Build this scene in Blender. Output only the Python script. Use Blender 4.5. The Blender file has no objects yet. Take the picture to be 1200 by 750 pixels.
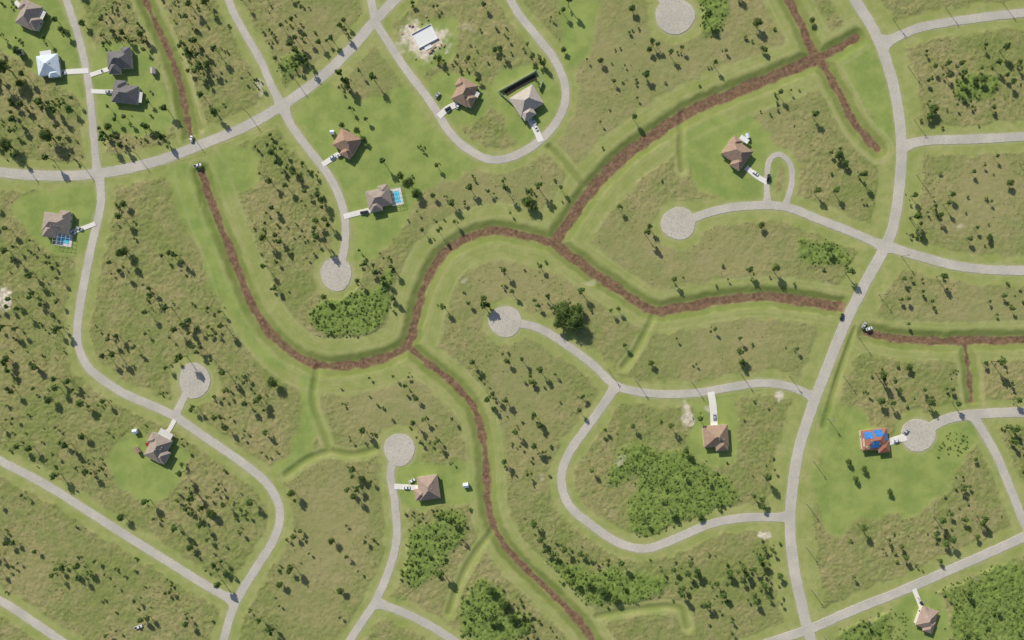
import bpy, bmesh, math, random
import numpy as np
from mathutils import Vector, Matrix
S=0.6
rng=np.random.default_rng(7); random.seed(7)
def W(px,py): return ((px-600)*S,(375-py)*S)
scene=bpy.context.scene
COL=scene.collection
# ------------------------------------------------------------ materials
def nmat(name):
    m=bpy.data.materials.new(name); m.use_nodes=True
    nt=m.node_tree; b=nt.nodes['Principled BSDF']; b.inputs['Roughness'].default_value=0.9
    b.inputs['Specular IOR Level'].default_value=0.2
    return m,nt,b
def noise_node(nt,scale,detail=4,rough=0.55,vec=None):
    n=nt.nodes.new('ShaderNodeTexNoise'); n.inputs['Scale'].default_value=scale
    n.inputs['Detail'].default_value=detail; n.inputs['Roughness'].default_value=rough
    if vec is not None: nt.links.new(vec,n.inputs['Vector'])
    return n.outputs['Fac']
def mrange(nt,v,a,b,c=0.0,d=1.0):
    n=nt.nodes.new('ShaderNodeMapRange'); n.inputs[1].default_value=a;n.inputs[2].default_value=b
    n.inputs[3].default_value=c;n.inputs[4].default_value=d; nt.links.new(v,n.inputs[0]); return n.outputs[0]
def mixc(nt,f,a,b,mode='MIX'):
    n=nt.nodes.new('ShaderNodeMix'); n.data_type='RGBA'; n.blend_type=mode
    for val,idx in ((f,0),(a,6),(b,7)):
        if isinstance(val,(int,float)): n.inputs[idx].default_value=val
        elif isinstance(val,tuple): n.inputs[idx].default_value=(*val,1)
        else: nt.links.new(val,n.inputs[idx])
    return n.outputs[2]
def mathn(nt,op,a,b=0.0):
    n=nt.nodes.new('ShaderNodeMath'); n.operation=op
    for i,v in enumerate((a,b)):
        if isinstance(v,(int,float)): n.inputs[i].default_value=v
        else: nt.links.new(v,n.inputs[i])
    return n.outputs[0]
def simple(name,c1,c2,scale=1.0,rough=0.85,obj=True,metal=0.0):
    m,nt,b=nmat(name)
    tc=nt.nodes.new('ShaderNodeTexCoord')
    f=mrange(nt,noise_node(nt,scale,5,0.6,tc.outputs['Object']),0.32,0.68)
    nt.links.new(mixc(nt,f,c1,c2),b.inputs['Base Color'])
    b.inputs['Roughness'].default_value=rough; b.inputs['Metallic'].default_value=metal
    return m
# ------------------------------------------------------------ numpy helpers
def fbm(X,Y,scale,octv=3,seed=0):
    out=np.zeros(np.broadcast(X,Y).shape,dtype=np.float32); amp=1;tot=0
    for o in range(octv):
        r=np.random.default_rng(seed*17+o); G=r.random((257,257)).astype(np.float32)
        x=X/scale+1000.3; y=Y/scale+1000.7
        xi=np.floor(x).astype(int); yi=np.floor(y).astype(int); fx=(x-xi); fy=(y-yi)
        fx=fx*fx*(3-2*fx); fy=fy*fy*(3-2*fy)
        xi%=256; yi%=256
        v=(G[yi,xi]*(1-fx)+G[yi,xi+1]*fx)*(1-fy)+(G[yi+1,xi]*(1-fx)+G[yi+1,xi+1]*fx)*fy
        out+=amp*v; tot+=amp; amp*=0.5; scale*=0.5
    return (out/tot).astype(np.float32)
def sst(a,b,x):
    t=np.clip((x-a)/(b-a),0,1); return t*t*(3-2*t)
def catmull(pts,step=3.0,closed=False):
    P=[np.array(p,float) for p in pts]; out=[]
    n=len(P)
    if closed: Q=[P[-1]]+P+[P[0],P[1]]; segs=n
    else: Q=[2*P[0]-P[1]]+P+[2*P[-1]-P[-2]]; segs=n-1
    for i in range(segs):
        p0,p1,p2,p3=Q[i],Q[i+1],Q[i+2],Q[i+3]
        k=max(1,int(np.linalg.norm(p2-p1)/step))
        for j in range(k):
            t=j/k
            out.append(0.5*((2*p1)+(-p0+p2)*t+(2*p0-5*p1+4*p2-p3)*t*t+(-p0+3*p1-3*p2+p3)*t**3))
    if not closed: out.append(P[-1])
    return np.array(out)
# ------------------------------------------------------------ map data (plan, 1 unit = 0.6 m)
# (points, width, mown margin)
ROADS=[
 ([(-140,178),(-60,192),(0,202),(60,206),(118,203),(180,190),(240,168),(290,147),(330,124),(375,92),(412,56),(438,26),(470,-8),(520,-60),(600,-150)],11.5,12),
 ([(60,-60),(78,0),(94,50),(104,100),(109,150),(114,203)],8.5,9),
 ([(116,203),(118,240),(107,290),(97,340),(91,380),(92,405),(105,432),(140,458),(175,474),(205,488),(240,512),(285,543),(314,568),(328,598),(322,630),(302,663),(282,695),(270,722),(258,765),(235,830)],9.5,10),
 ([(-140,470),(-60,511),(0,540),(50,566),(100,597),(150,629),(200,660),(240,685),(274,704)],9.5,10),
 ([(-120,640),(0,704),(32,724),(70,750),(140,800)],9.5,10),
 ([(240,-80),(268,0),(283,32),(305,70),(318,100),(330,124)],8.5,10),
 ([(332,126),(342,148),(362,175),(386,207),(400,237),(405,265),(403,295),(396,315)],9,11),
 ([(400,-90),(432,-8),(441,26),(453,46),(475,80),(505,120),(525,152),(546,173),(575,187),(607,181),(640,158),(660,128),(662,100),(650,70),(627,40),(601,5),(560,-80)],9,9),
 ([(228,440),(216,465),(205,488)],8,9),
 ([(470,522),(458,552),(463,590),(465,630),(457,665),(441,703),(425,728),(408,755),(370,830)],9,9),
 ([(441,706),(480,721),(520,743),(590,790)],9,9),
 ([(600,377),(632,385),(665,405),(698,430),(722,452),(762,461),(810,461),(850,455),(890,449),(925,453),(956,466)],9,10),
 ([(722,452),(706,476),(685,505),(666,533),(658,562),(667,592),(693,615),(725,636),(757,643),(790,632),(830,615),(870,607),(927,606)],9.5,10),
 ([(930,-120),(1000,-4),(1028,44),(1047,100),(1056,160),(1055,210),(1048,260),(1037,290),(1014,332),(990,380),(970,430),(950,482),(935,532),(928,580),(926,620),(931,668),(941,714),(951,752),(980,840)],12,20),
 ([(1036,50),(1080,32),(1140,22),(1200,15),(1340,0)],10,11),
 ([(1056,172),(1085,165),(1140,163),(1200,160),(1340,152)],10.5,12),
 ([(1037,288),(1080,301),(1130,313),(1200,317),(1340,312)],10.5,12),
 ([(1037,290),(1005,275),(962,258),(922,243),(882,241),(842,246),(800,260)],9.5,12),
 ([(920,243),(928,215),(926,192),(913,181),(902,188),(899,207),(899,238)],6,6),
 ([(1080,508),(1110,491),(1150,485),(1200,483),(1340,478)],11,10),
 ([(1140,486),(1166,530),(1186,577),(1206,625),(1250,700)],9.5,10),
 ([(800,800),(870,765),(920,747),(952,736),(1000,715),(1060,691),(1120,665),(1200,629),(1340,560)],10.5,12),
 ([(740,-60),(773,-4),(788,12)],8.5,9),
]
CULS=[(394,321,18,20),(228,446,18,21),(468,527,18,19),(592,377,19,18),(795,262,20,19),(1076,510,20,19),(791,19,23,21)]
DITCH=[ # pts, half brown width, depth, mown width
 ([(880,-90),(925,0),(938,25),(950,52),(958,68)],5.3,2.2,20),
 ([(1003,44),(985,55),(958,68)],4.4,1.8,16),
 ([(962,70),(985,110),(1005,148),(1030,174)],4.4,2.0,14),
 ([(958,68),(910,88),(860,108),(810,130),(770,155),(730,185),(695,220),(670,255),(650,284)],6.6,2.6,26),
 ([(650,285),(620,277),(583,270),(545,280),(515,303),(496,340),(486,378),(477,405),(450,419),(410,428),(370,427),(335,409),(305,375),(285,335),(270,295),(255,260),(243,225),(235,202)],4.6,2.4,28),
 ([(650,286),(690,315),(730,343),(765,363),(800,360),(850,351),(900,348),(950,354),(986,359)],5.4,2.3,19),
 ([(478,406),(502,426),(532,450),(556,480),(567,520),(570,560),(576,610),(600,650),(640,690),(680,730),(700,760),(760,840)],3.9,2.2,18),
 ([(140,-90),(170,0),(190,45),(208,90),(219,140),(224,163)],3.1,1.6,13),
 ([(1016,390),(1050,396),(1100,400),(1150,399),(1200,398),(1340,395)],4.6,2,18),
 ([(1132,403),(1137,440),(1140,470)],2.2,1.4,12),
]
SW=[ # green swales
 ([(372,432),(366,468),(378,505),(386,528)],1.2),
 ([(386,528),(360,538),(335,556)],1.2),
 ([(386,528),(415,532),(447,524)],1.0),
 ([(800,132),(797,170),(799,200)],1.2),
 ([(640,168),(662,190),(684,218)],1.4),
 ([(730,430),(745,410),(765,372)],1.3),
 ([(577,622),(552,655),(535,690),(526,718)],1.2),
 ([(700,722),(745,714),(795,712),(806,735)],1.2),
 ([(1000,384),(985,430),(965,500)],0.9),
 ([(235,150),(222,110),(205,60)],0.5),
]
TRACK=[[(640,640),(655,600),(650,560),(700,535)],[(20,330),(60,380),(60,440)],[(820,380),(870,400),(930,395)],[(1090,200),(1130,235),(1190,250)],[(420,480),(470,470),(520,500)],[(720,40),(800,90),(870,80)],[(150,330),(180,380),(230,400)],[(1010,640),(1070,620),(1110,570)],[(530,20),(510,60),(500,75)]]
LAWN=[
 [(350,128),(385,100),(430,120),(470,100),(500,135),(530,175),(560,195),(500,222),(480,260),(440,300),(414,302),(412,250),(392,205)],
 [(812,150),(850,128),(905,160),(905,225),(860,232),(818,225),(806,190)],
 [(126,540),(150,505),(205,515),(220,550),(205,575),(180,592),(150,575)],
 [(470,545),(500,540),(555,550),(552,588),(470,590)],
 [(575,100),(600,80),(640,80),(655,110),(645,140),(615,170),(585,140)],
 [(500,95),(540,85),(570,100),(570,140),(530,140)],
 [(968,480),(1010,485),(1060,530),(1110,520),(1080,580),(1010,610),(965,620),(955,560)],
 [(1100,490),(1145,495),(1110,570),(1070,600),(1040,590)],
 [(1050,705),(1085,690),(1110,705),(1115,750),(1050,750)],
 [(0,0),(70,0),(90,60),(98,110),(60,95),(0,60)],
 [(112,60),(165,55),(195,95),(200,150),(122,150)],
 [(20,225),(112,225),(105,285),(70,300),(30,270)],
 [(815,470),(862,470),(862,540),(815,535)],
 [(650,0),(700,0),(690,60),(672,80)],
 [(240,190),(290,170),(300,215),(265,230)],
 [(478,30),(530,20),(530,70),(485,75)],
 [(985,55),(1018,48),(1040,100),(1045,165),(1010,120)],
 [(195,205),(232,205),(262,300),(300,390),(340,430),(315,425),(270,370),(235,300)],
 [(355,440),(372,440),(372,520),(350,545),(320,550),(350,500)],
]
LUSH=[
 [(735,595),(765,540),(800,530),(835,550),(862,575),(850,605),(800,620),(760,628)],
 [(720,535),(745,520),(770,530),(745,560),(715,565)],
 [(815,0),(850,-5),(850,25),(825,45)],
 [(325,72),(345,60),(358,72),(345,92),(325,88)],
 [(640,650),(690,665),(780,675),(760,700),(690,705),(655,680)],
 [(480,630),(530,600),(545,620),(505,680),(480,690)],
 [(560,680),(620,735),(540,750)],
 [(1090,690),(1200,665),(1210,750),(1120,750),(1120,700)],
 [(990,725),(1050,705),(1060,750),(985,750)],
 [(370,355),(425,340),(460,320),(455,360),(430,390),(375,388)],
 [(1120,95),(1160,85),(1170,110),(1125,120)],
 [(940,280),(985,290),(1000,310),(950,305)],
 [(1095,500),(1130,500),(1130,530),(1100,535)],
]
OPEN=[(770,60,150,80),(690,150,60,60),(790,290,150,50),(600,330,100,55),(850,400,120,40),(610,450,50,90),(460,470,80,50),(380,630,60,90),(560,220,90,40),(600,215,70,30),(870,170,60,60),(1150,370,90,40),(400,60,60,60),(1150,240,60,60)]
SAND=[(498,46,29,21,1.0),(803,488,8,20,.75),(894,622,9,9,.9),(3,352,8,20,1),(916,464,7,7,.9),(190,512,10,6,.5),(835,478,6,8,.5),(546,325,5,3,.3),(300,102,5,8,.5),(545,38,12,3,.25),(1125,265,8,3,.4),(640,560,3,8,.2),(730,540,9,3,.35),(690,330,6,3,.3)]
HOUSEPOS=[(38,20),(60,78),(143,72),(150,112),(70,262),(545,110),(617,120),(408,168),(445,233),(862,180),(188,525),(503,570),(837,510),(1022,514),(1083,722),(498,45)]
# ------------------------------------------------------------ terrain
fs=0.66
fx=np.arange(-425,425.01,fs); fy=np.arange(-280,280.01,fs)
def ext(a):
    far=[]; d=8.0; p=0.0
    while p<7000: p+=d; far.append(p); d*=1.45
    far=np.array(far); return np.concatenate([(a[0]-far)[::-1],a,a[-1]+far])
xs=ext(fx); ys=ext(fy)
PXs=xs/S+600; PYs=375-ys/S
X,Y=np.meshgrid(xs,ys); PX=X/S+600; PY=375-Y/S
shape=X.shape
def distfield(lines,R=60):
    D=np.full(shape,1e3,dtype=np.float32)
    for pts,off in lines:
        for a,b in zip(pts[:-1],pts[1:]):
            x0,x1=min(a[0],b[0])-R,max(a[0],b[0])+R; y0,y1=min(a[1],b[1])-R,max(a[1],b[1])+R
            i0,i1=np.searchsorted(PXs,[x0,x1]); 
            j0,j1=np.searchsorted(-PYs,[-y1,-y0])
            if i1<=i0 or j1<=j0: continue
            gx=PX[j0:j1,i0:i1]; gy=PY[j0:j1,i0:i1]
            d=b-a; L=max(1e-9,(d*d).sum())
            t=np.clip(((gx-a[0])*d[0]+(gy-a[1])*d[1])/L,0,1)
            dist=np.hypot(gx-a[0]-t*d[0],gy-a[1]-t*d[1])-off
            D[j0:j1,i0:i1]=np.minimum(D[j0:j1,i0:i1],dist)
    return D
roadc=[catmull(r[0],4) for r in ROADS]
def inpoly(poly):
    M=np.zeros(shape,bool); pl=catmull(poly,8,True)
    x0,x1=pl[:,0].min()-12,pl[:,0].max()+12; y0,y1=pl[:,1].min()-12,pl[:,1].max()+12
    i0,i1=np.searchsorted(PXs,[x0,x1]); j0,j1=np.searchsorted(-PYs,[-y1,-y0])
    gx=PXw[j0:j1,i0:i1]; gy=PYw[j0:j1,i0:i1]; m=np.zeros(gx.shape,bool)
    n=len(pl)
    for k in range(n):
        a=pl[k]; b=pl[(k+1)%n]
        if a[1]==b[1]: continue
        c=((a[1]>gy)!=(b[1]>gy))&(gx<(b[0]-a[0])*(gy-a[1])/(b[1]-a[1])+a[0]); m^=c
    M[j0:j1,i0:i1]=m; return M
nw1=fbm(PX,PY,22,4,11)-0.5; nw2=fbm(PX,PY,22,4,12)-0.5
PXw=PX+nw1*22; PYw=PY+nw2*22
circ=lambda x,y:np.array([[x-1.,y],[x+1.,y]])
dr=distfield([(c,r[1]/2) for c,r in zip(roadc,ROADS)]+[(circ(x,y),(a+b)/2) for x,y,a,b in CULS])
drm=distfield([(c,r[1]/2+r[2]) for c,r in zip(roadc,ROADS)]+[(circ(x,y),(a+b)/2+9) for x,y,a,b in CULS])
dc=[catmull(d[0],4) for d in DITCH]
dd=distfield([(c,d[1]) for c,d in zip(dc,DITCH)])
ddm=distfield([(c,d[1]+d[3]) for c,d in zip(dc,DITCH)],75)
sc=[catmull(s[0],4) for s in SW]
ds=distfield([(c,0) for c in sc],40)
dt=distfield([(catmull(c,5),0) for c in TRACK],12)
lawn=np.zeros(shape,np.float32)
for p in LAWN: lawn=np.maximum(lawn,inpoly(p))
lush=np.zeros(shape,np.float32)
for p in LUSH: lush=np.maximum(lush,inpoly(p))
opn=np.zeros(shape,np.float32)
for x,y,a,b in OPEN: opn=np.maximum(opn,np.exp(-(((PXw-x)/a)**2+((PYw-y)/b)**2)*0.9))
def soften(M,k=2):
    for _ in range(k):
        M=(M+np.roll(M,1,0)+np.roll(M,-1,0)+np.roll(M,1,1)+np.roll(M,-1,1))/5
    return M
lawn=soften(lawn,5); lush=soften(lush,8)
n12=fbm(PX,PY,10,3,3)-0.5; n40=fbm(PX,PY,60,3,4); n5=fbm(PX,PY,5,3,5)
rough=sst(-1.5,3.5,drm+n12*10)*sst(-1.5,3.5,ddm+n12*10)*sst(7,10,ds+n12*4)*(1-lawn)
sand=np.zeros(shape,np.float32)
for x,y,a,b,wt in SAND:
    r=np.hypot((PXw-x)/a,(PYw-y)/b); sand=np.maximum(sand,wt*(1-sst(0.55,1.15,r+(n5-.5)*0.9)))
verge=(1-sst(0.2,3.5,dr+n12*4))*0.6
brown=1-sst(-1.2,1.6,dd+n12*5)
bank=sst(-1,2,dd)*(1-sst(4.5,10,dd+n12*6))*(0.65+0.8*(n40-.3))
bank=np.maximum(bank,(1-sst(1.5,5,ds+n12*2))*0.6)
bank*=sst(1,5,dr)
brown*=sst(1.0,3.0,dr)
crest=np.exp(-((dd-11-n12*4)/2.0)**2)*0.22+np.exp(-((ddm+1.5-n12*4)/1.8)**2)*0.28+np.exp(-((ds-7-n12*2)/1.5)**2)*0.15
crest*=sst(2,6,dr)*(0.2+1.4*n5)
crest=np.maximum(crest,np.exp(-((np.abs(dt)-1.5)/0.7)**2)*0.5*n5*(dd>10)*(dr>1))
stripe=0.5+0.5*np.sin(dd*1.35+n12*2.5)
fade=sst(3,9,dr)
Z=np.zeros(shape,np.float32)
Z-=1.3*(1-sst(-2,10.5,dd+n12*3))*fade
Z-=0.65*(1-sst(0,6.5,ds))*fade
fine=((np.abs(X)<423)&(np.abs(Y)<278)).astype(np.float32)
rf=fbm(PX,PY,5,2,21)-.5; rf2=fbm(PX,PY,2.4,1,22)-.5
Z+=rough*(rf*0.32+rf2*0.32+0.1)*fine*(0.55+n40)*(1-0.65*opn)
Z+=lush*(fbm(PX,PY,7,3,23))*0.9*rough*fine
Z+=brown*(fbm(PX,PY,4,2,24)-.5)*0.5
Z+=fine*rf*0.08*sst(2,6,dr)
Z=np.where(dr<2,np.minimum(Z,0),Z)
nx,ny=len(xs),len(ys)
co=np.stack([X,Y,Z],-1).reshape(-1,3).astype(np.float32)
idx=np.arange(nx*ny).reshape(ny,nx)
fa=np.stack([idx[:-1,:-1],idx[:-1,1:],idx[1:,1:],idx[1:,:-1]],-1).reshape(-1,4)
def mk(name,co,fa,mats,matidx=None,smooth=False,link=True):
    me=bpy.data.meshes.new(name); co=np.asarray(co,np.float32); fa=np.asarray(fa,np.int32)
    me.vertices.add(len(co)); me.vertices.foreach_set('co',co.ravel())
    me.loops.add(fa.size); me.loops.foreach_set('vertex_index',fa.ravel())
    k=fa.shape[1]; me.polygons.add(len(fa)); me.polygons.foreach_set('loop_start',np.arange(len(fa),dtype=np.int32)*k)
    for m in (mats if isinstance(mats,list) else [mats]): me.materials.append(m)
    if matidx is not None: me.polygons.foreach_set('material_index',np.asarray(matidx,np.int32))
    me.polygons.foreach_set('use_smooth',np.full(len(fa),smooth))
    me.update(calc_edges=True)
    ob=bpy.data.objects.new(name,me)
    if link: COL.objects.link(ob)
    return ob
gm,nt,b=nmat('ground_vegetation')
geo=nt.nodes.new('ShaderNodeNewGeometry'); pos=geo.outputs['Position']
def attr(n):
    a=nt.nodes.new('ShaderNodeAttribute'); a.attribute_name=n; return a.outputs['Fac']
N1=noise_node(nt,0.014,3,0.5,pos); N2=noise_node(nt,0.07,5,0.6,pos); N3=noise_node(nt,0.45,5,0.65,pos); N4=noise_node(nt,1.3,3,0.6,pos); N5=noise_node(nt,0.2,4,0.6,pos)
op=attr('open'); iop=mathn(nt,'SUBTRACT',1.0,mathn(nt,'MULTIPLY',op,0.7))
f1=mrange(nt,mathn(nt,'ADD',mathn(nt,'MULTIPLY',N1,0.5),mathn(nt,'MULTIPLY',N2,0.5)),0.42,0.58)
rc=mixc(nt,f1,(0.320,0.285,0.128),(0.215,0.248,0.076))
rc=mixc(nt,mathn(nt,'MULTIPLY',op,0.45),rc,(0.315,0.295,0.135))
rc=mixc(nt,mathn(nt,'MULTIPLY',mrange(nt,N5,0.46,0.64,0,0.5),iop),rc,(0.155,0.200,0.050))
rc=mixc(nt,mathn(nt,'MULTIPLY',mrange(nt,N3,0.55,0.72,0,0.75),iop),rc,(0.095,0.130,0.032))
rc=mixc(nt,mrange(nt,N4,0.54,0.70,0,0.5),rc,(0.41,0.37,0.21))
mc=mixc(nt,mrange(nt,N2,0.38,0.62),(0.355,0.360,0.138),(0.270,0.310,0.092))
mc=mixc(nt,mrange(nt,N5,0.45,0.65,0,0.5),mc,(0.225,0.275,0.075))
mc=mixc(nt,mrange(nt,N4,0.50,0.7,0,0.4),mc,(0.39,0.375,0.17))
mc=mixc(nt,mathn(nt,'MULTIPLY',attr('stripe'),0.15),mc,(0.19,0.24,0.06))
lc=mixc(nt,mrange(nt,N2,0.4,0.6),(0.285,0.345,0.098),(0.215,0.285,0.075))
lc=mixc(nt,mrange(nt,N3,0.5,0.7,0,0.4),lc,(0.34,0.33,0.145))
c=mixc(nt,attr('lawn'),mc,lc)
c=mixc(nt,attr('rough'),c,rc)
lu=mixc(nt,mrange(nt,N3,0.35,0.65),(0.215,0.30,0.065),(0.11,0.18,0.038))
c=mixc(nt,attr('lush'),c,lu)
c=mixc(nt,attr('crest'),c,(0.42,0.40,0.20))
c=mixc(nt,mathn(nt,'MULTIPLY',attr('bank'),0.8),c,mixc(nt,N5,(0.10,0.145,0.032),(0.21,0.245,0.065)))
br=mixc(nt,mrange(nt,N3,0.35,0.65),(0.255,0.160,0.098),(0.125,0.075,0.045))
br=mixc(nt,mrange(nt,N4,0.55,0.7,0,0.6),br,(0.33,0.235,0.155))
br=mixc(nt,mrange(nt,N5,0.56,0.66,0,0.25),br,(0.13,0.13,0.055))
c=mixc(nt,attr('brown'),c,br)
c=mixc(nt,attr('verge'),c,(0.38,0.37,0.20))
c=mixc(nt,attr('sand'),c,mixc(nt,mrange(nt,N3,.35,.65),(0.50,0.41,0.30),(0.78,0.71,0.60)))
nt.links.new(c,b.inputs['Base Color']); b.inputs['Roughness'].default_value=0.95; b.inputs['Specular IOR Level'].default_value=0.05
bp=nt.nodes.new('ShaderNodeBump'); bp.inputs['Strength'].default_value=0.5; bp.inputs['Distance'].default_value=0.4
nt.links.new(mathn(nt,'MULTIPLY',N4,mathn(nt,'ADD',attr('rough'),0.3)),bp.inputs['Height']); nt.links.new(bp.outputs[0],b.inputs['Normal'])
ground=mk('ground',co,fa,gm,smooth=True)
for nme,arr in (('rough',rough),('open',opn),('lawn',lawn),('lush',lush*rough*0.8),('crest',crest),('bank',bank),('brown',brown),('sand',sand),('verge',verge),('stripe',stripe*(1-sst(24,30,dd)))):
    a=ground.data.attributes.new(nme,'FLOAT','POINT'); a.data.foreach_set('value',np.clip(arr,0,1).astype(np.float32).ravel())
def samp(A,px,py):
    i=min(nx-1,np.searchsorted(PXs,px)); j=min(ny-1,np.searchsorted(-PYs,-py)); return A[j,i]
# ------------------------------------------------------------ roads
def pave_mat(name,c1,c2,c3,spk=0.5,lo=0.5,hi=0.68):
    m,nt,b=nmat(name); g=nt.nodes.new('ShaderNodeNewGeometry').outputs['Position']
    a=noise_node(nt,0.06,4,0.6,g); bb=noise_node(nt,0.7,5,0.65,g); cc=noise_node(nt,2.5,2,0.5,g)
    c=mixc(nt,mrange(nt,a,0.35,0.65),c1,c2); c=mixc(nt,mrange(nt,bb,lo,hi,0,spk),c,c3)
    c=mixc(nt,mrange(nt,cc,0.5,0.75,0,0.3),c,c1)
    nt.links.new(c,b.inputs['Base Color']); return m
asph=pave_mat('weathered_asphalt',(0.54,0.495,0.425),(0.44,0.41,0.355),(0.34,0.315,0.265),0.5)
conc=pave_mat('concrete',(0.78,0.75,0.69),(0.70,0.67,0.61),(0.59,0.56,0.50),0.3)
culm=pave_mat('gravelly_asphalt',(0.55,0.50,0.425),(0.46,0.425,0.36),(0.33,0.30,0.245),0.7,0.46,0.66)
zc=[0.07]
def strip(name,pts,w,mat,step=3,fl0=0,fl1=0,edge=0.5):
    c=catmull(pts,step); n=len(c)
    t=np.gradient(c,axis=0); t/=np.linalg.norm(t,axis=1)[:,None]; nrm=np.stack([-t[:,1],t[:,0]],1)
    s=np.concatenate([[0],np.cumsum(np.linalg.norm(np.diff(c,axis=0),axis=1))])
    wl=w/2+fl0*np.exp(-s/5)+fl1*np.exp(-(s[-1]-s)/5)
    j1=np.array([random.uniform(-edge,edge) for _ in range(n)])*0.7; j2=np.array([random.uniform(-edge,edge) for _ in range(n)])*0.7
    L=c+nrm*(wl+j1)[:,None]; R=c-nrm*(wl+j2)[:,None]
    z=zc[0]; zc[0]+=0.005
    co=[];fa=[]
    for i in range(n):
        a=W(*L[i]);bb=W(*R[i]); dL=W(*(L[i]+nrm[i]*0.3)); dR=W(*(R[i]-nrm[i]*0.3))
        co+=[(dL[0],dL[1],-0.25),(a[0],a[1],z),(bb[0],bb[1],z),(dR[0],dR[1],-0.25)]
    for i in range(n-1):
        o=i*4
        for k in range(3): fa.append((o+k,o+k+1,o+k+5,o+k+4))
    return mk(name,co,fa,mat)
flares={0:(0,0),1:(0,5),2:(5,0),3:(0,5),5:(0,6),6:(6,4),8:(3,4),9:(4,0),10:(5,0),11:(4,6),12:(5,6),14:(7,0),15:(7,0),16:(7,0),17:(7,4),18:(3,3),19:(5,0),20:(5,0),22:(0,3)}
for i,r in enumerate(ROADS):
    a,bf=flares.get(i,(0,0)); strip('road',r[0],r[1],asph,fl0=a,fl1=bf,edge=0.5)
for x,y,a,bb in CULS:
    z=zc[0]; zc[0]+=0.005; n=48; pts=[]; ph=random.uniform(0,6)
    for k in range(n):
        t=2*math.pi*k/n; j=1+0.03*math.sin(3*t+ph)+random.uniform(-.018,.018); pts.append((x+a*j*math.cos(t),y+bb*j*math.sin(t)))
    bm=bmesh.new(); vs=[bm.verts.new((*W(*p),z)) for p in pts][::-1]
    bm.faces.new(vs)
    low=[bm.verts.new((v.co.x+(v.co.x-W(x,y)[0])*.02,v.co.y+(v.co.y-W(x,y)[1])*.02,-0.25)) for v in vs]
    for k in range(n): bm.faces.new((vs[k],low[k],low[(k+1)%n],vs[(k+1)%n]))
    me=bpy.data.meshes.new('cul_de_sac'); bm.to_mesh(me); bm.free(); me.materials.append(culm)
    COL.objects.link(bpy.data.objects.new('cul_de_sac',me))
DRV=[([(107,107),(135,108)],5),([(104,83),(82,84),(66,86)],6),([(106,88),(130,80)],5),([(378,193),(398,180)],6),([(403,254),(418,250),(436,246)],6),
 ([(514,137),(525,127),(536,122)],7),([(620,138),(628,152),(634,166)],7),([(874,196),(886,206),(899,214)],6),([(205,492),(198,504),(190,512)],5),
 ([(462,570),(478,571),(494,572)],6),([(833,459),(836,478),(837,500)],8),([(1035,520),(1048,516),(1062,512)],8),([(1071,690),(1077,705),(1082,718)],5),
 ([(112,262),(96,268),(84,272)],5),([(18,2),(30,14)],5)]
for p,w in DRV:
    if len(p)==2: p=[p[0],((p[0][0]+p[1][0])/2,(p[0][1]+p[1][1])/2),p[1]]
    strip('driveway',p,w,conc,edge=0.0)
# ------------------------------------------------------------ buildings
def roofmat(name,c1,c2):
    m,nt,b=nmat(name); tc=nt.nodes.new('ShaderNodeTexCoord')
    n=noise_node(nt,0.5,5,0.65,tc.outputs['Object']); n2=noise_node(nt,5,2,0.6,tc.outputs['Object'])
    wv=nt.nodes.new('ShaderNodeTexWave'); wv.bands_direction='Z'; wv.inputs['Scale'].default_value=3.5; wv.inputs['Distortion'].default_value=0.5
    nt.links.new(tc.outputs['Object'],wv.inputs['Vector'])
    c=mixc(nt,mrange(nt,n,0.35,0.65),c1,c2); c=mixc(nt,mrange(nt,n2,0.4,0.7,0,0.35),c,tuple(x*0.5 for x in c1))
    c=mixc(nt,mathn(nt,'MULTIPLY',wv.outputs['Fac'],0.25),c,tuple(x*0.5 for x in c2))
    nt.links.new(c,b.inputs['Base Color']); return m
RM={'brown':roofmat('brown_shingle',(0.42,0.29,0.21),(0.32,0.225,0.165)),
 'grey':roofmat('grey_brown_shingle',(0.40,0.325,0.27),(0.30,0.25,0.215)),
 'dark':roofmat('charcoal_shingle',(0.20,0.19,0.19),(0.15,0.145,0.145)),
 'red':roofmat('red_brown_shingle',(0.43,0.28,0.20),(0.33,0.22,0.16)),
 'beige':roofmat('beige_shingle',(0.55,0.48,0.42),(0.45,0.40,0.35)),
 'white':roofmat('pale_metal_roofing',(0.74,0.78,0.82),(0.55,0.66,0.76)),
 'rust':roofmat('terracotta_shingle',(0.42,0.17,0.11),(0.32,0.14,0.10)),
 'pink':roofmat('tan_shingle',(0.43,0.32,0.255),(0.35,0.26,0.21))}
stucco=simple('stucco',(0.62,0.58,0.48),(0.54,0.50,0.42),2)
trim=simple('white_trim',(0.78,0.78,0.75),(0.7,0.7,0.68),3)
glass=simple('window_glass',(0.03,0.04,0.05),(0.05,0.06,0.07),3,0.1)
tarp=simple('blue_tarp',(0.03,0.16,0.46),(0.06,0.25,0.58),0.6,0.5)
doorm=simple('painted_door',(0.25,0.08,0.05),(0.2,0.07,0.04),3,0.5)
rust=simple('bare_plywood',(0.55,0.45,0.32),(0.45,0.36,0.25),1)
blockm=simple('concrete_block',(0.62,0.60,0.56),(0.5,0.48,0.45),1)
def box(bm,x0,x1,y0,y1,z0,z1,mi=0,bottom=True):
    v=[bm.verts.new(p) for p in ((x0,y0,z0),(x1,y0,z0),(x1,y1,z0),(x0,y1,z0),(x0,y0,z1),(x1,y0,z1),(x1,y1,z1),(x0,y1,z1))]
    fs=[(4,5,6,7),(0,1,5,4),(1,2,6,5),(2,3,7,6),(3,0,4,7)]+([(3,2,1,0)] if bottom else [])
    for f in fs: bm.faces.new([v[i] for i in f]).material_index=mi
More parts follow.
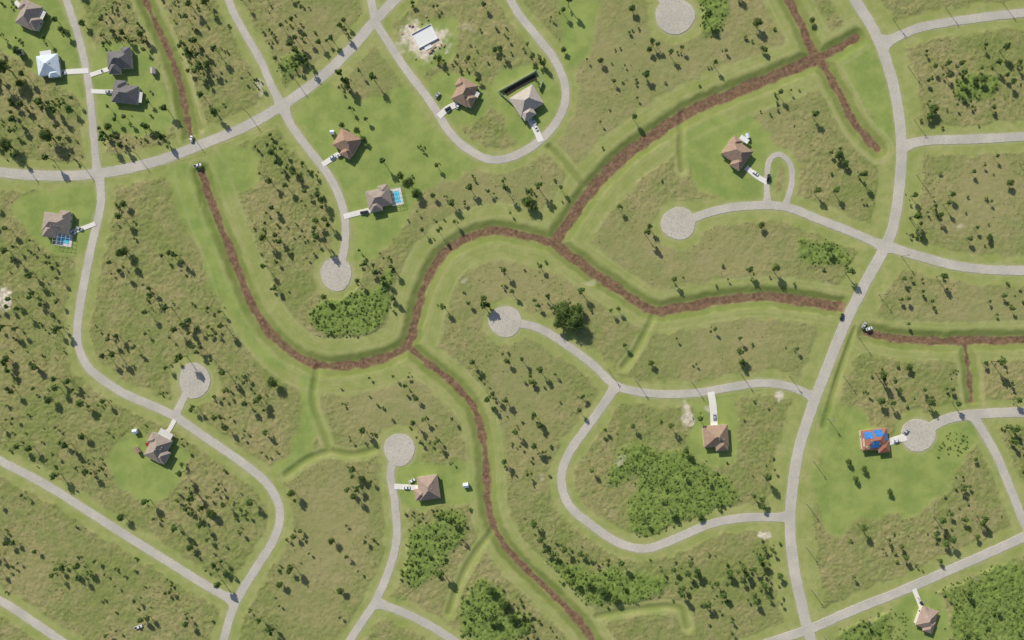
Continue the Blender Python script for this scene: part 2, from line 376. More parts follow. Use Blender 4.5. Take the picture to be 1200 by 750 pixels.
def child(bm,name,mats,parent):
    me=bpy.data.meshes.new(name); bm.normal_update(); bm.to_mesh(me); bm.free()
    for m in mats: me.materials.append(m)
    o=bpy.data.objects.new(name,me); COL.objects.link(o); o.parent=parent; return o
def hip(bm,x0,x1,y0,y1,z,pitch,gable=False):
    w=x1-x0; d=y1-y0; h=min(w,d)/2*pitch; ft=0.22
    b0=[(x0,y0),(x1,y0),(x1,y1),(x0,y1)]
    lo=[bm.verts.new((*p,z)) for p in b0]; up=[bm.verts.new((*p,z+ft)) for p in b0]
    bm.faces.new(lo[::-1]).material_index=1
    for i in range(4): bm.faces.new((lo[i],lo[(i+1)%4],up[(i+1)%4],up[i])).material_index=1
    ins=0.0 if gable else min(w,d)/2
    if w>=d:
        ym=(y0+y1)/2; a=bm.verts.new((x0+ins,ym,z+ft+h)); 
        if w-2*ins<0.05: 
            for i in range(4): bm.faces.new((up[i],up[(i+1)%4],a))
            return
        c=bm.verts.new((x1-ins,ym,z+ft+h))
        bm.faces.new((up[0],up[1],c,a)); bm.faces.new((up[2],up[3],a,c)); bm.faces.new((up[1],up[2],c)); bm.faces.new((up[3],up[0],a))
    else:
        xm=(x0+x1)/2; a=bm.verts.new((xm,y0+ins,z+ft+h)); c=bm.verts.new((xm,y1-ins,z+ft+h))
        bm.faces.new((up[1],up[2],c,a)); bm.faces.new((up[3],up[0],a,c)); bm.faces.new((up[0],up[1],a)); bm.faces.new((up[2],up[3],c))
def house(name,px,py,rot,wings,roof,pitch=0.46,extras=None,sc=1.0):
    e=bpy.data.objects.new(name,None); COL.objects.link(e); x,y=W(px,py); e.location=(x,y,0); e.rotation_euler=(0,0,math.radians(rot)); e.scale=(sc,)*3
    bw=bmesh.new(); br=bmesh.new(); bg=bmesh.new(); bd=bmesh.new(); bf=bmesh.new()
    for k,(cx,cy,w,d) in enumerate(wings):
        H=2.9+0.07*k
        box(bw,cx-w/2,cx+w/2,cy-d/2,cy+d/2,-0.3,H,0)
        o=0.65; hip(br,cx-w/2-o,cx+w/2+o,cy-d/2-o,cy+d/2+o,H+0.005,pitch+0.004*k)
        for sy in (-1,1):
            yy=cy+sy*d/2
            for t in (-0.28,0.28):
                xx=cx+t*w; box(bf,xx-0.85,xx+0.85,min(yy,yy+sy*.05),max(yy,yy+sy*.05),0.85,2.25,0); box(bg,xx-0.75,xx+0.75,min(yy+sy*.051,yy+sy*.06),max(yy+sy*.051,yy+sy*.06),0.95,2.15,0)
        for sx in (-1,1):
            xx=cx+sx*w/2; yy=cy+0.2*d
            box(bf,min(xx,xx+sx*.05),max(xx,xx+sx*.05),yy-0.7,yy+0.7,0.85,2.25,0); box(bg,min(xx+sx*.051,xx+sx*.06),max(xx+sx*.051,xx+sx*.06),yy-0.6,yy+0.6,0.95,2.15,0)
    cx,cy,w,d=wings[0]; box(bd,cx-0.5,cx+0.5,cy-d/2-0.09,cy-d/2-0.03,0.05,2.15,0)
    bv=bmesh.new()
    for _ in range(4):
        vx=cx+random.uniform(-.3,.3)*w; vy=cy+random.uniform(-.25,.25)*d; rr=min(w/2+.65-abs(vx-cx),d/2+.65-abs(vy-cy))
        zt=3.12+rr*pitch+.3; box(bv,vx-.18,vx+.18,vy-.18,vy+.18,3.0,zt)
    child(bw,'walls',[stucco],e); child(br,'roof',[RM[roof],trim],e); child(bg,'window_panes',[glass],e); child(bf,'window_frames',[trim],e); child(bd,'front_door',[doorm],e); child(bv,'roof_vents',[blockm],e)
    if extras: extras(e)
    return e
deckm=simple('pool_deck',(0.68,0.65,0.60),(0.58,0.56,0.52),0.8)
poolm,pnt,pb=nmat('pool_water'); pn=noise_node(pnt,0.8); pnt.links.new(mixc(pnt,pn,(0.05,0.42,0.62),(0.12,0.58,0.74)),pb.inputs['Base Color']); pb.inputs['Roughness'].default_value=0.08
def pool(cx,cy,w,d,cage=True):
    def f(e):
        b1=bmesh.new(); t=1.6
        for (a,bb,c,dd_) in ((cx-w/2-t,cx+w/2+t,cy-d/2-t,cy-d/2),(cx-w/2-t,cx+w/2+t,cy+d/2,cy+d/2+t),(cx-w/2-t,cx-w/2,cy-d/2,cy+d/2),(cx+w/2,cx+w/2+t,cy-d/2,cy+d/2)): box(b1,a,bb,c,dd_,-0.3,0.2)
        child(b1,'pool_deck',[deckm],e)
        b2=bmesh.new(); box(b2,cx-w/2+.003,cx+w/2-.003,cy-d/2+.003,cy+d/2-.003,-0.3,0.13); child(b2,'pool_water',[poolm],e)
        if cage:
            b3=bmesh.new(); x0,x1,y0,y1=cx-w/2-t,cx+w/2+t,cy-d/2-t,cy+d/2+t
            for k in range(5):
                xx=x0+(x1-x0)*k/4; 
                for yy in (y0,y1): box(b3,xx-.05,xx+.05,yy-.05,yy+.05,0.2,2.7)
                box(b3,xx-.05,xx+.05,y0,y1,2.71,2.8)
            for k in range(4):
                yy=y0+(y1-y0)*k/3; box(b3,x0-.05,x1+.05,yy-.05,yy+.05,2.81,2.9)
            child(b3,'lanai_frame',[trim],e)
    return f
def screenroof(cx,cy,w,d,mat):
    def f(e):
        b1=bmesh.new(); box(b1,cx-w/2,cx+w/2,cy-d/2,cy+d/2,2.6,2.72)
        for sx in (-1,1):
            for sy in (-1,1): box(b1,cx+sx*(w/2-.2)-.08,cx+sx*(w/2-.2)+.08,cy+sy*(d/2-.2)-.08,cy+sy*(d/2-.2)+.08,-0.1,2.597)
        child(b1,'patio_cover',[mat],e)
    return f
def tarps(e):
    b1=bmesh.new()
    def quad(pts,mi):
        bm_v=[b1.verts.new(p) for p in pts]; b1.faces.new(bm_v).material_index=mi
    p=0.46; ez=2.9+0.005+0.22
    hw,hd=7.5+.65,5.6+.65
    def zz(x,y): return ez+min(hw-abs(x),hd-abs(y))*p+0.12
    for (x0,x1,y0,y1,mi) in ((-6.5,-1.6,1.2,5.2,0),(-0.4,4.6,2.0,5.8,0),(-3.0,1.4,-5.0,-0.6,0),(3.2,6.3,-5.0,-3.2,1),(-7.6,-6.7,-3.5,1.5,1),(-6.2,-3.8,-5.5,-3.2,1),(5.4,7.2,-1.2,3.4,0)):
        nx_,ny_=6,6
        for i in range(nx_):
            for j in range(ny_):
                xa,xb=x0+(x1-x0)*i/nx_,x0+(x1-x0)*(i+1)/nx_; ya,yb=y0+(y1-y0)*j/ny_,y0+(y1-y0)*(j+1)/ny_
                quad([(xa,ya,zz(xa,ya)),(xb,ya,zz(xb,ya)),(xb,yb,zz(xb,yb)),(xa,yb,zz(xa,yb))],mi)
    child(b1,'roof_tarps',[tarp,rust],e)
L1=[(0,0,15,10.5),(-3.5,-5.2,6.5,7),(4.6,4.4,5.2,6.2)]
L2=[(0,0,11,15),(4.8,-3.2,6.4,7.2),(-4.6,4.0,5.6,5.6)]
L3=[(0,0,14,12),(3.3,-5.4,6.2,6.4)]
H='hip_roof_house'
house(H,38,20,-25,L2,'grey',0.6,screenroof(6.8,3.4,4,6,deckm),1.1)
house('metal_roof_house',60,78,8,[(0,0,14,13),(3.4,-6.5,7,4)],'white',0.5,screenroof(-1,8.6,8,3.6,trim),1.0)
house(H,143,72,3,L1,'dark',0.6,None,1.05)
house(H,150,112,-6,[(0,0,16,11),(-4,4.6,6.4,7)],'dark',0.6,screenroof(9.6,-1,3,7,deckm),1.05)
house(H,70,262,-8,L1,'grey',0.6,pool(4,-9.6,7,4.2),1.15)
house(H,545,110,-28,L2,'brown',0.6,screenroof(7.6,2.4,3,4,deckm),1.05)
house(H,617,120,32,[(0,0,16,13),(-3.5,-7,7.5,5.5)],'beige',0.55,None,1.1)
house(H,408,168,-30,L3,'red',0.6,None,1.05)
house(H,445,233,-78,L2,'grey',0.55,pool(1.2,11.6,8,4.0),1.05)
house(H,862,180,-35,[(0,0,15,11.5),(4.2,-5.2,6.2,6.5),(-4.6,4.4,5.4,5.6)],'brown',0.6,screenroof(-1,9.6,6,3,trim),1.1)
house(H,188,524,-28,L2,'grey',0.6,screenroof(0,10,9,4,deckm),1.1)
house(H,503,570,-82,L3,'pink',0.6,None,1.1)
house(H,837,510,4,L3,'brown',0.6,None,1.15)
house(H,1022,514,6,[(0,0,15,11.2),(5,-5,5.6,5.6)],'rust',0.46,tarps,1.15)
house(H,1083,722,-20,[(0,0,10,12),(3,-4.5,5,6.5)],'pink',0.6,None,1.1)
def construction():
    e=bpy.data.objects.new('house_under_construction',None); COL.objects.link(e); x,y=W(498,43); e.location=(x,y,0); e.rotation_euler=(0,0,math.radians(28))
    b1=bmesh.new(); box(b1,-8,8,-6,6,-0.2,0.35); box(b1,-4,1,-9,-6.003,-0.2,0.33); child(b1,'slab',[trim],e)
    b2=bmesh.new()
    for (a,bb,c,d) in ((-7.7,7.7,-5.7,-5.45),(-7.7,7.7,5.45,5.7),(-7.7,-7.45,-5.447,5.447),(7.45,7.7,-5.447,5.447)): box(b2,a,bb,c,d,0.352,0.95)
    child(b2,'block_walls',[blockm],e)
    b3=bmesh.new()
    for _ in range(14):
        a=random.uniform(-15,13); c=random.choice([-12,-11,9.5,11])+random.uniform(-1,1); box(b3,a,a+random.uniform(1,2.6),c,c+random.uniform(.8,1.5),-.1,random.uniform(.4,1.1))
    child(b3,'material_stacks',[simple('timber',(0.45,0.33,0.2),(0.35,0.25,0.16),2)],e)
construction()
def shed(px,py,rot,w,d,mat):
    e=bpy.data.objects.new('garden_shed',None); COL.objects.link(e); x,y=W(px,py); e.location=(x,y,0); e.rotation_euler=(0,0,math.radians(rot))
    b1=bmesh.new(); box(b1,-w/2,w/2,-d/2,d/2,-.1,2.2); child(b1,'walls',[stucco],e)
    b2=bmesh.new(); hip(b2,-w/2-.2,w/2+.2,-d/2-.2,d/2+.2,2.205,0.5,True); child(b2,'roof',[mat,trim],e)
    b3=bmesh.new(); box(b3,-.5,.5,-d/2-.05,-d/2-.01,0,1.9); child(b3,'door',[doorm],e)
shed(25,62,20,4,4,RM['white']); shed(546,568,10,3.5,3,RM['white']); shed(181,84,0,3,4,RM['beige']); shed(160,505,10,3,3,RM['white']); shed(390,156,0,2.6,2.6,RM['white'])
shed(162,527,30,2.5,4,RM['red']); shed(875,160,10,2.2,3,RM['white'])
blackm=simple('painted_shade',(0.035,0.03,0.028),(0.06,0.05,0.04),1)  # near-black colour standing in for shade beside the fence
whitef=simple('white_vinyl',(0.75,0.75,0.73),(0.68,0.68,0.66),1)
def fence(pts,mat,h=1.9):
    bm=bmesh.new()
    for a,c in zip(pts[:-1],pts[1:]):
        A=Vector((*W(*a),0));C=Vector((*W(*c),0)); L=(C-A).length; n=max(1,int(L/2.4)); ang=math.atan2(C.y-A.y,C.x-A.x); M=Matrix.Translation(A)@Matrix.Rotation(ang,4,'Z')
        s=len(bm.verts); 
        for k in range(n):
            t0=L*k/n; t1=L*(k+1)/n
            box(bm,t0-.07,t0+.07,-.07,.07,-.1,h+.1); box(bm,t0+.071,t1-.071,-.03,.03,0.05,h)
        bm.verts.ensure_lookup_table(); bmesh.ops.transform(bm,matrix=M,verts=bm.verts[s:])
    me=bpy.data.meshes.new('panel_fence'); bm.normal_update(); bm.to_mesh(me); bm.free(); me.materials.append(mat); COL.objects.link(bpy.data.objects.new('panel_fence',me))
fence([(600,122),(584,108),(628,84),(636,96),(632,106)],whitef,2.4)
strip('painted_fence_shadow',[(592,110),(606,101),(628,90)],6,blackm,edge=0.4)  # fence's cast shadow painted as a dark strip along its inner side
# ------------------------------------------------------------ vehicles
tyre=simple('tyre_rubber',(0.02,0.02,0.02),(0.03,0.03,0.03),5)
paints=[simple('white_car_paint',(0.75,0.75,0.75),(0.72,0.72,0.72),1,0.3),simple('dark_car_paint',(0.03,0.035,0.04),(0.04,0.04,0.05),1,0.3),simple('silver_car_paint',(0.45,0.46,0.47),(0.42,0.42,0.43),1,0.3),simple('red_car_paint',(0.4,0.03,0.02),(0.35,0.03,0.02),1,0.3),simple('blue_car_paint',(0.04,0.12,0.35),(0.04,0.1,0.3),1,0.3)]
def car(px,py,rot,pi,truck=False):
    nm='pickup_truck' if truck else 'parked_car'
    bm=bmesh.new(); Wd=0.95
    if truck: prof=[(-2.8,.45),(-2.8,1.05),(-.65,1.08),(-.6,1.12),(-.5,1.75),(.9,1.78),(1.5,1.15),(2.7,1.0),(2.8,.45)]
    else: prof=[(-2.3,.4),(-2.3,.95),(-1.9,1.02),(-1.3,1.42),(.3,1.45),(1.1,.98),(2.15,.82),(2.3,.4)]
    def side(s): return [bm.verts.new((x,s*Wd*(0.8 if z>1.3 else 1),z)) for x,z in prof]
    A=side(1);B=side(-1); n=len(prof)
    for i in range(n):
        f=bm.faces.new((A[i],A[(i+1)%n],B[(i+1)%n],B[i]))
        zs=(prof[i][1],prof[(i+1)%n][1])
        if min(zs)<1.3<max(zs): f.material_index=1
    bm.faces.new(A[::-1]); bm.faces.new(B)
    for s in (1,-1):
        z0,z1=(1.15,1.62) if truck else (1.02,1.33); xa,xb=(-.5,1.1) if truck else (-1.2,.6)
        vs=[bm.verts.new(p) for p in ((xa,s*.96,z0),(xb,s*.96,z0),(xb-.35,s*.83,z1),(xa+.2,s*.83,z1))]; bm.faces.new(vs).material_index=1
    if truck:
        vs=[bm.verts.new(p) for p in ((-2.65,-.75,1.11),(-.8,-.75,1.11),(-.8,.75,1.11),(-2.65,.75,1.11))]; bm.faces.new(vs).material_index=2
    ax=1.7 if truck else 1.4
    for wx in (-ax,ax):
        for s in (-1,1):
            r=bmesh.ops.create_cone(bm,cap_ends=True,segments=14,radius1=.36,radius2=.36,depth=.24,matrix=Matrix.Translation((wx,s*.88,.36))@Matrix.Rotation(math.pi/2,4,'X'))
            for v in r['verts']:
                for f in v.link_faces: f.material_index=2
    bmesh.ops.recalc_face_normals(bm,faces=bm.faces)
    me=bpy.data.meshes.new(nm); bm.to_mesh(me); bm.free(); me.materials.append(paints[pi]); me.materials.append(glass); me.materials.append(tyre)
    o=bpy.data.objects.new(nm,me); COL.objects.link(o); x,y=W(px,py); o.location=(x,y,0.27 if samp(dr,px,py)<9 else 0.1); o.rotation_euler=(0,0,math.radians(rot))
car(232,194,15,0,True); car(225,163,85,0); car(900,209,80,1,True); car(1012,381,60,2); car(1018,385,20,0); car(74,86,0,0); car(128,108,0,2); car(628,150,-60,0); car(626,143,-60,2); car(399,182,25,2)
car(525,128,30,1); car(427,249,10,1,True); car(179,528,60,4); car(192,508,60,0,True); car(477,571,0,0); car(837,488,90,2); car(1050,516,10,0); car(1080,708,-60,1); car(175,520,10,3); car(483,563,30,0); car(94,268,-20,2); car(885,203,-35,0); car(1061,505,40,2)
car(537,124,60,0);car(513,112,50,2);car(986,371,70,1);car(163,734,20,0,True);car(390,184,25,0);car(86,272,-30,0)
# ------------------------------------------------------------ utility poles
polem=simple('weathered_pole',(0.32,0.27,0.22),(0.25,0.21,0.17),2); wirem=simple('wire',(0.05,0.05,0.05),(0.06,0.06,0.06),2)
def poleline(pts,rot=None):
    tops=[]
    for i,(px,py) in enumerate(pts):
        q=pts[min(i+1,len(pts)-1)]; p=pts[max(i-1,0)]; ang=math.atan2(-(q[1]-p[1]),q[0]-p[0])+math.pi/2
        bm=bmesh.new(); bmesh.ops.create_cone(bm,cap_ends=True,segments=10,radius1=.2,radius2=.13,depth=10.6,matrix=Matrix.Translation((0,0,4.8)))
        box(bm,-1.2,1.2,-.17,-.29,9.3,9.45)
        for k in (-1.1,-.4,.4,1.1): box(bm,k-.05,k+.05,-.28,-.18,9.453,9.7)
        bmesh.ops.create_cone(bm,cap_ends=True,segments=10,radius1=.25,radius2=.25,depth=.9,matrix=Matrix.Translation((0.42,0,8.3)))
        bmesh.ops.recalc_face_normals(bm,faces=bm.faces)
        me=bpy.data.meshes.new('utility_pole'); bm.to_mesh(me); bm.free(); me.materials.append(polem)
        o=bpy.data.objects.new('utility_pole',me); COL.objects.link(o); x,y=W(px,py); o.location=(x,y,0); o.rotation_euler=(0,0,ang)
        tops.append((Vector((x,y,9.7)),Vector((math.cos(ang),math.sin(ang),0))))
    co=[];fa=[]
    for (a,u),(c,v) in zip(tops[:-1],tops[1:]):
        for k in (-1.1,1.1):
            A=a+u*k; C=c+v*k; d=(C-A).normalized(); s=Vector((-d.y,d.x,0))*.02
            for j in range(9):
                t=j/8; p=A.lerp(C,t); p.z-=4*t*(1-t)*1.2
                i0=len(co); co+=[tuple(p-s),tuple(p+s),tuple(p+Vector((0,0,.035)))]
                if j: 
                    for m in range(3): fa.append((i0-3+m,i0-3+(m+1)%3,i0+(m+1)%3,i0+m))
    mk('power_line',co,fa,wirem)
poleline([(1012,-40),(1046,22),(1064,78),(1071,140),(1074,205),(1067,255),(1056,300),(1030,345),(1006,395),(988,440),(970,490),(953,540),(945,590),(944,640),(950,690),(965,745),(985,800)])
poleline([(1046,22),(1108,9),(1175,3),(1240,-6)])
poleline([(970,490),(925,440),(868,438),(810,447),(745,446),(712,432)])
poleline([(-40,182),(30,193),(95,190),(160,180),(225,158),(290,132),(345,92)])
poleline([(965,745),(1015,724),(1075,700),(1135,674),(1200,645)])
# ------------------------------------------------------------ vegetation
def leafmat(name,c1,c2,c3,tr=0.2):
    m,nt,b=nmat(name); g=nt.nodes.new('ShaderNodeNewGeometry')
    a=noise_node(nt,0.12,2,0.5,g.outputs['Position']); d=noise_node(nt,1.2,3,0.6,g.outputs['Position'])
    c=mixc(nt,mrange(nt,a,0.35,0.65),c1,c2); c=mixc(nt,mrange(nt,d,0.45,0.65,0,0.7),c,c3)
    nt.links.new(c,b.inputs['Base Color']); b.inputs['Roughness'].default_value=0.75
    t=nt.nodes.new('ShaderNodeBsdfTranslucent'); nt.links.new(c,t.inputs['Color']); mx=nt.nodes.new('ShaderNodeMixShader'); mx.inputs[0].default_value=tr
    nt.links.new(b.outputs[0],mx.inputs[1]); nt.links.new(t.outputs[0],mx.inputs[2]); nt.links.new(mx.outputs[0],nt.nodes['Material Output'].inputs['Surface'])
    return m
leaf=leafmat('tree_leaves',(0.090,0.145,0.034),(0.130,0.190,0.045),(0.055,0.092,0.022))
leaf2=leafmat('shrub_leaves',(0.14,0.205,0.045),(0.20,0.27,0.062),(0.09,0.14,0.03))
weedm=leafmat('weed_leaves',(0.24,0.27,0.08),(0.18,0.23,0.058),(0.12,0.155,0.038))
bark=simple('bark',(0.10,0.09,0.06),(0.08,0.07,0.05),2)
def prism(a,c,r0,r1):
    a=np.array(a,float);c=np.array(c,float); d=c-a; d/=np.linalg.norm(d); u=np.cross(d,[0.3,0.9,0.1]); u/=np.linalg.norm(u); v=np.cross(d,u)
    co=[];fa=[]
    for p,r in ((a,r0),(c,r1)):
        for k in range(5):
            t=2*math.pi*k/5; co.append(p+r*(math.cos(t)*u+math.sin(t)*v))
    for k in range(5): fa.append((k,(k+1)%5,5+(k+1)%5,5+k))
    return co,fa
def tree_template(seed,nclump,nleaf,ls,h=2.2,flat=0.8,trunk=True,spread=0.72,cr=(.24,.46)):
    r=np.random.default_rng(seed); co=[];fa=[];mi=[]
    cl=[]
    for k in range(nclump):
        t=r.uniform(0,2*math.pi); q=math.sqrt(r.random())*spread; cl.append(np.array([q*math.cos(t),q*math.sin(t),h-flat+ (1-q)*flat*0.9*r.uniform(.3,1.2)+0.1*r.random()]))
    if trunk:
        segs=[((0,0,-.2),(0.04,0.03,h*0.5),.09,.06)]+[((0.04,0.03,h*0.42),tuple(c*np.array([.6,.6,.75])),.045,.015) for c in cl[:6]]
        for a,c,r0,r1 in segs:
            cc,ff=prism(a,c,r0,r1); o=len(co); co+=cc; fa+=[tuple(i+o for i in f) for f in ff]; mi+=[1]*len(ff)
    for c in cl:
        R=r.uniform(*cr)
        for _ in range(nleaf):
            d=r.normal(size=3); d/=np.linalg.norm(d); p=c+d*R*(r.random()**0.4)*np.array([1,1,flat])
            nn=d+r.normal(size=3)*0.4+np.array([0,0,.8]); nn/=np.linalg.norm(nn); u=np.cross(nn,r.normal(size=3)); u/=np.linalg.norm(u); v=np.cross(nn,u)
            s=ls*r.uniform(.6,1.3); o=len(co)
            co+=[p-u*s*.5,p-v*s*.4,p+u*s*.5,p+v*s*.4]; fa.append((o,o+1,o+2,o+3)); mi.append(0)
    return np.array(co),np.array(fa),np.array(mi)
def scatter(name,tmpls,pl,mats):
    CO=[];FA=[];MI=[];off=0
    for (x,y,z,s,sz,rot,t) in pl:
        co,fa,mi=tmpls[t]; c,sn=math.cos(rot),math.sin(rot)
        a=np.empty_like(co); a[:,0]=(co[:,0]*c-co[:,1]*sn)*s+x; a[:,1]=(co[:,0]*sn+co[:,1]*c)*s+y; a[:,2]=co[:,2]*sz+z
        CO.append(a);FA.append(fa+off);MI.append(mi);off+=len(co)
    return mk(name,np.concatenate(CO),np.concatenate(FA),mats,np.concatenate(MI))
T=[tree_template(s,11,24,0.38,2.7+0.4*(s%3),1.0,True,.55,(.34,.52)) for s in range(6)]
SHR=[tree_template(50+s,5,14,0.44,1.15,0.7,True,.5,(.35,.5)) for s in range(4)]
def pip(p,poly):
    x,y=p; r=False; n=len(poly)
    for i in range(n):
        a=poly[i];b_=poly[(i+1)%n]
        if (a[1]>y)!=(b_[1]>y) and x<(b_[0]-a[0])*(y-a[1])/(b_[1]-a[1])+a[0]: r=not r
    return r
clus=fbm(PX,PY,22,2,77)
REG=[([(0,225),(50,280),(92,310),(80,400),(95,440),(190,490),(130,535),(130,600),(0,530)],105,0.35),
([(125,225),(215,300),(300,420),(345,520),(310,545),(235,500),(205,470),(120,430),(105,400),(125,300)],95,.35),
([(265,200),(330,150),(385,215),(390,290),(480,300),(460,380),(370,400),(310,330)],90,.35),
([(380,440),(480,440),(550,500),(540,555),(490,530),(400,520)],30,.4),
([(515,340),(580,295),(660,300),(745,370),(725,420),(660,390),(600,350),(560,390),(520,380)],30,.4),
([(530,400),(590,405),(690,460),(650,570),(640,620),(610,610),(590,560),(585,500),(550,450)],52,.35),
([(610,600),(700,655),(800,650),(915,620),(925,700),(720,720),(660,690)],100,.6),
([(680,540),(730,470),(900,465),(920,590),(760,630)],38,.5),
([(745,430),(780,385),(960,375),(960,430)],12,.4),
([(690,270),(780,200),(800,290),(1010,290),(990,330),(780,340)],22,.5),
([(810,140),(950,90),(1030,200),(1010,260),(930,230),(930,180)],22,.4),
([(1065,60),(1300,40),(1300,150),(1070,150)],70,.5),([(1070,185),(1300,180),(1300,300),(1060,280)],70,.45),
([(1050,320),(1300,330),(1300,380),(1030,380)],42,.4),([(1010,420),(1120,420),(1120,480),(1010,485)],22,.4),([(1150,420),(1300,420),(1300,470),(1155,470)],22,.5),
([(980,620),(1060,590),(1150,520),(1190,610),(1080,670),(1000,690)],55,.5),
([(-100,560),(0,560),(260,700),(255,770),(60,740),(0,690),(-100,640)],75,.5),
([(150,600),(210,500),(310,570),(290,650),(260,680)],55,.35),
([(335,570),(440,540),(445,640),(390,740),(290,740),(290,700)],34,.3),
([(475,600),(555,590),(510,700),(465,700)],55,.8),([(555,655),(660,745),(660,800),(540,800),(535,720)],90,.7),
([(0,0),(75,0),(100,190),(0,190)],65,.3),([(112,0),(165,0),(215,160),(120,180)],65,.4),([(190,0),(260,0),(310,100),(235,150)],58,.4),
([(280,0),(420,0),(410,40),(340,100)],42,.45),([(360,110),(440,70),(540,200),(640,200),(680,220),(640,265),(500,290)],46,.3),
([(560,150),(660,110),(600,10),(480,0),(480,40)],44,.5),([(620,0),(930,0),(930,60),(700,190),(665,170),(680,90)],42,.5),
([(980,720),(1300,640),(1300,800),(980,800)],150,.7),([(800,650),(915,640),(930,750),(810,750)],28,.5),([(1200,500),(1300,500),(1300,600),(1220,600)],40,.6),([(1165,490),(1200,495),(1200,560)],18,.5),
([(-110,220),(0,225),(0,530),(-110,470)],60,.4),([(-110,-60),(0,-60),(0,190),(-110,170)],40,.5),([(-50,-95),(900,-95),(900,-5),(-50,-5)],130,.5),([(-50,755),(900,755),(900,840),(-50,840)],110,.6)]
tp=[];sp=[]
for poly,cnt,shr in REG:
    xs_=[p[0] for p in poly]; ys_=[p[1] for p in poly]; k=0; tr=0
    while k<cnt and tr<cnt*60:
        tr+=1; p=(random.uniform(min(xs_),max(xs_)),random.uniform(min(ys_),max(ys_)))
        if not pip(p,poly): continue
        if samp(dr,*p)<7 or samp(dd,*p)<13 or samp(ds,*p)<6: continue
        if min(math.hypot(p[0]-h[0],p[1]-h[1]) for h in HOUSEPOS)<24: continue
        if samp(lawn,*p)>.5 and random.random()<.75: continue
        cv=samp(clus,*p)
        if random.random()>0.2+sst(0.45,0.66,cv): continue
        x,y=W(*p); z=float(samp(Z,*p)); k+=1
        if random.random()<shr:
            s=random.uniform(.8,1.8); sp.append((x,y,z,s,s*random.uniform(.8,1.3),random.uniform(0,6.28),random.randrange(4)))
        else:
            s=random.choice([1.0,1.2,1.5,1.8,2.1,2.4,2.8])*random.uniform(.85,1.15); tp.append((x,y,z,s,s*random.uniform(.85,1.3),random.uniform(0,6.28),random.randrange(6)))
            for _ in range(random.choice([0,0,0,1,2])):
                s2=random.uniform(.5,1.1); a=random.uniform(0,6.28); q=s+random.uniform(0,2); sp.append((x+q*math.cos(a),y+q*math.sin(a),z,s2,s2,a,random.randrange(4)))
for poly in LUSH:
    xs_=[p[0] for p in poly]; ys_=[p[1] for p in poly]; area=(max(xs_)-min(xs_))*(max(ys_)-min(ys_))
    for _ in range(int(area/13)):
        p=(random.uniform(min(xs_)-5,max(xs_)+5),random.uniform(min(ys_)-5,max(ys_)+5))
        if random.random()<samp(lush,*p)*(.3+1.4*samp(n5,*p)) and samp(dr,*p)>8 and samp(dd,*p)>12:
            x,y=W(*p); s=random.uniform(.45,1.25); sp.append((x,y,float(samp(Z,*p))-.15*s,s,s*.6,random.uniform(0,6.28),random.randrange(4)))
scatter('scrub_trees',T,tp,[leaf,bark]); scatter('shrubs',SHR,sp,[leaf2,bark])
WD=[tree_template(90+s,2,4,0.6,0.6,0.4,False) for s in range(4)]
wp=[]
cand=rng.random((150000,2))*np.array([1360,900])+np.array([-80,-75])
den=fbm(cand[:,0],cand[:,1],40,3,55)
for (px,py),dn in zip(cand,den):
    i=min(nx-1,np.searchsorted(PXs,px)); j=min(ny-1,np.searchsorted(-PYs,-py))
    if rough[j,i]>0.6 and random.random()<(dn-0.42)*1.4*(1-.75*opn[j,i]):
        s=random.uniform(.3,.9); wp.append(((px-600)*S,(375-py)*S,Z[j,i]-.05,s,s*.7,random.uniform(0,6.28),random.randrange(4)))
random.shuffle(wp); wp=wp[:14000]
scatter('weeds',WD,wp,[weedm,bark])
BIG=[tree_template(200+s,26,70,0.13,1.5,0.6) for s in range(3)]
bigme=[]
for k,(co_,fa_,mi_) in enumerate(BIG):
    o=mk('oak_mesh',co_,fa_,[leaf,bark],mi_,link=False); bigme.append(o.data); bpy.data.objects.remove(o)
def bigtree(px,py,r_px,hf=1.0):
    o=bpy.data.objects.new('oak_tree',random.choice(bigme)); COL.objects.link(o); x,y=W(px,py); s=r_px*S
    o.location=(x,y,float(samp(Z,px,py))-.1); o.scale=(s,s,s*hf); o.rotation_euler=(0,0,random.uniform(0,6.28))
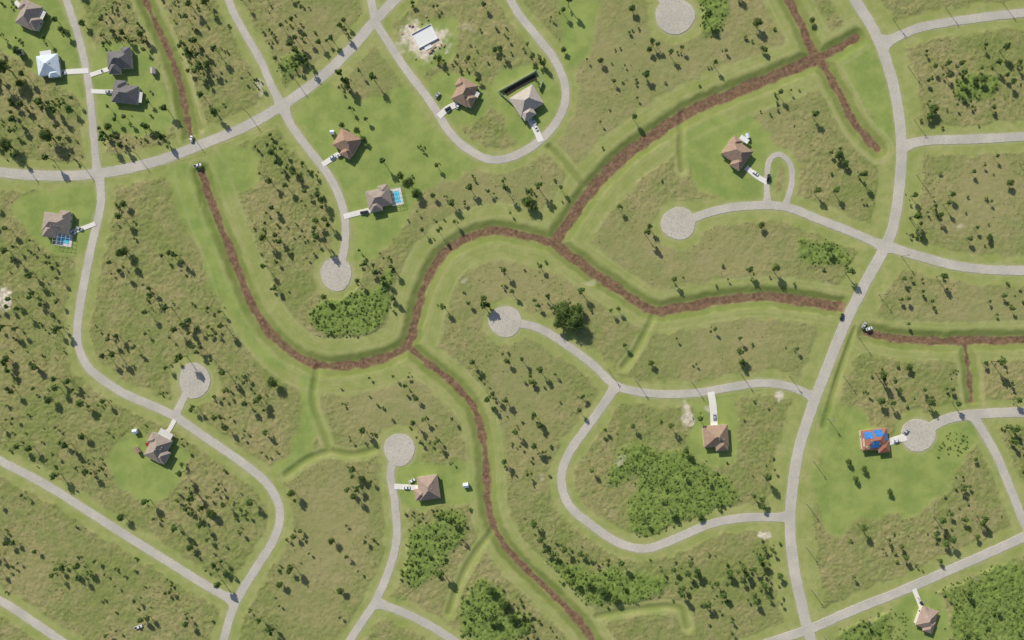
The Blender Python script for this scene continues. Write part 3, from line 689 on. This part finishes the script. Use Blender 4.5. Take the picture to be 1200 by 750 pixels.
for a in [(660,364,13,.95),(672,376,13,.95),(655,378,10,.95),(676,362,8,1),(62,162,9,1.3),(14,84,9,1.7),(6,100,8,1.6),(28,100,5,1.3),(14,172,9,1.1),(885,30,6,1.4),(895,60,4,1.2),(480,215,7,1.2),(488,228,6,1.2),(470,207,5,1.2),(618,238,8,1),(626,244,5,1.2),
 (980,183,6,1.1),(988,192,5,1.2),(1090,130,7,1),(1086,138,5,1.1),(740,12,5,1.2),(760,60,4,1.4),(703,73,4,1.5),(420,155,5,1.3),(427,165,4,1.3),(402,148,4,1.3),(25,62,6,1.3),(390,632,5,1.4),(322,447,7,1.2),(62,468,5,1.5),(146,604,5,1.5),(330,682,5,1.3),
 (508,230,4,1.4),(890,265,5,1.2),(762,425,4,1.4),(868,425,4,1.2),(1062,430,5,1.2),(100,30,5,1.2),(148,240,5,1.2),(150,295,6,1.2),(345,200,5,1.3),(320,180,5,1.3),(1140,95,4,1),(1180,215,5,1.2),(950,25,4,1.2),(705,690,7,.9),(720,700,6,.9),(690,684,5,.9),(820,605,5,.8),(590,705,8,.8),(575,690,7,.8),(600,722,7,.8),(1000,560,4,1.4),(992,540,4,1.4),(1010,548,4,1.4),(1040,575,4,1.3),
 (1148,95,5,1.2),(560,95,4,1.2),(580,60,4,1.2),(635,75,4,1.2),(660,60,4,1.2),(130,150,5,1.2),(175,150,5,1.2),(50,120,5,1.3),(400,690,5,1.2),(425,560,5,1.2),(250,600,6,1.2),(225,640,5,1.2),(100,510,5,1.3),(45,430,5,1.3),(12,420,5,1.3)]: bigtree(*a)
# ------------------------------------------------------------ light & sky
el=math.radians(31); dx,dy=0.57,-0.82; m_=math.hypot(dx,dy); dx/=m_;dy/=m_
sun=bpy.data.lights.new('sun','SUN'); sun.energy=5.0; sun.angle=math.radians(0.5); sun.color=(1.0,0.95,0.85)
so=bpy.data.objects.new('sun',sun); COL.objects.link(so)
so.rotation_euler=Vector((dx*math.cos(el),dy*math.cos(el),-math.sin(el))).to_track_quat('-Z','Y').to_euler(); so.location=(0,0,600)
w=bpy.data.worlds.new('World'); scene.world=w; w.use_nodes=True; wn=w.node_tree; bg=wn.nodes['Background']
sky=wn.nodes.new('ShaderNodeTexSky'); sky.sky_type='NISHITA'; sky.sun_disc=False; sky.sun_elevation=el; sky.sun_rotation=math.atan2(-dx,-dy)
wn.links.new(sky.outputs[0],bg.inputs[0]); bg.inputs[1].default_value=0.10
cam=bpy.data.cameras.new('camera'); cam.lens=24; cam.sensor_width=36; cam.clip_end=20000; cam.clip_start=1
coo=bpy.data.objects.new('camera',cam); coo.location=(0,0,480); COL.objects.link(coo); scene.camera=coo
scene.view_settings.view_transform='Standard'; scene.view_settings.look='None'; scene.view_settings.exposure=0
print('trees',len(tp),'shrubs',len(sp),'weeds',len(wp),'grid',shape)
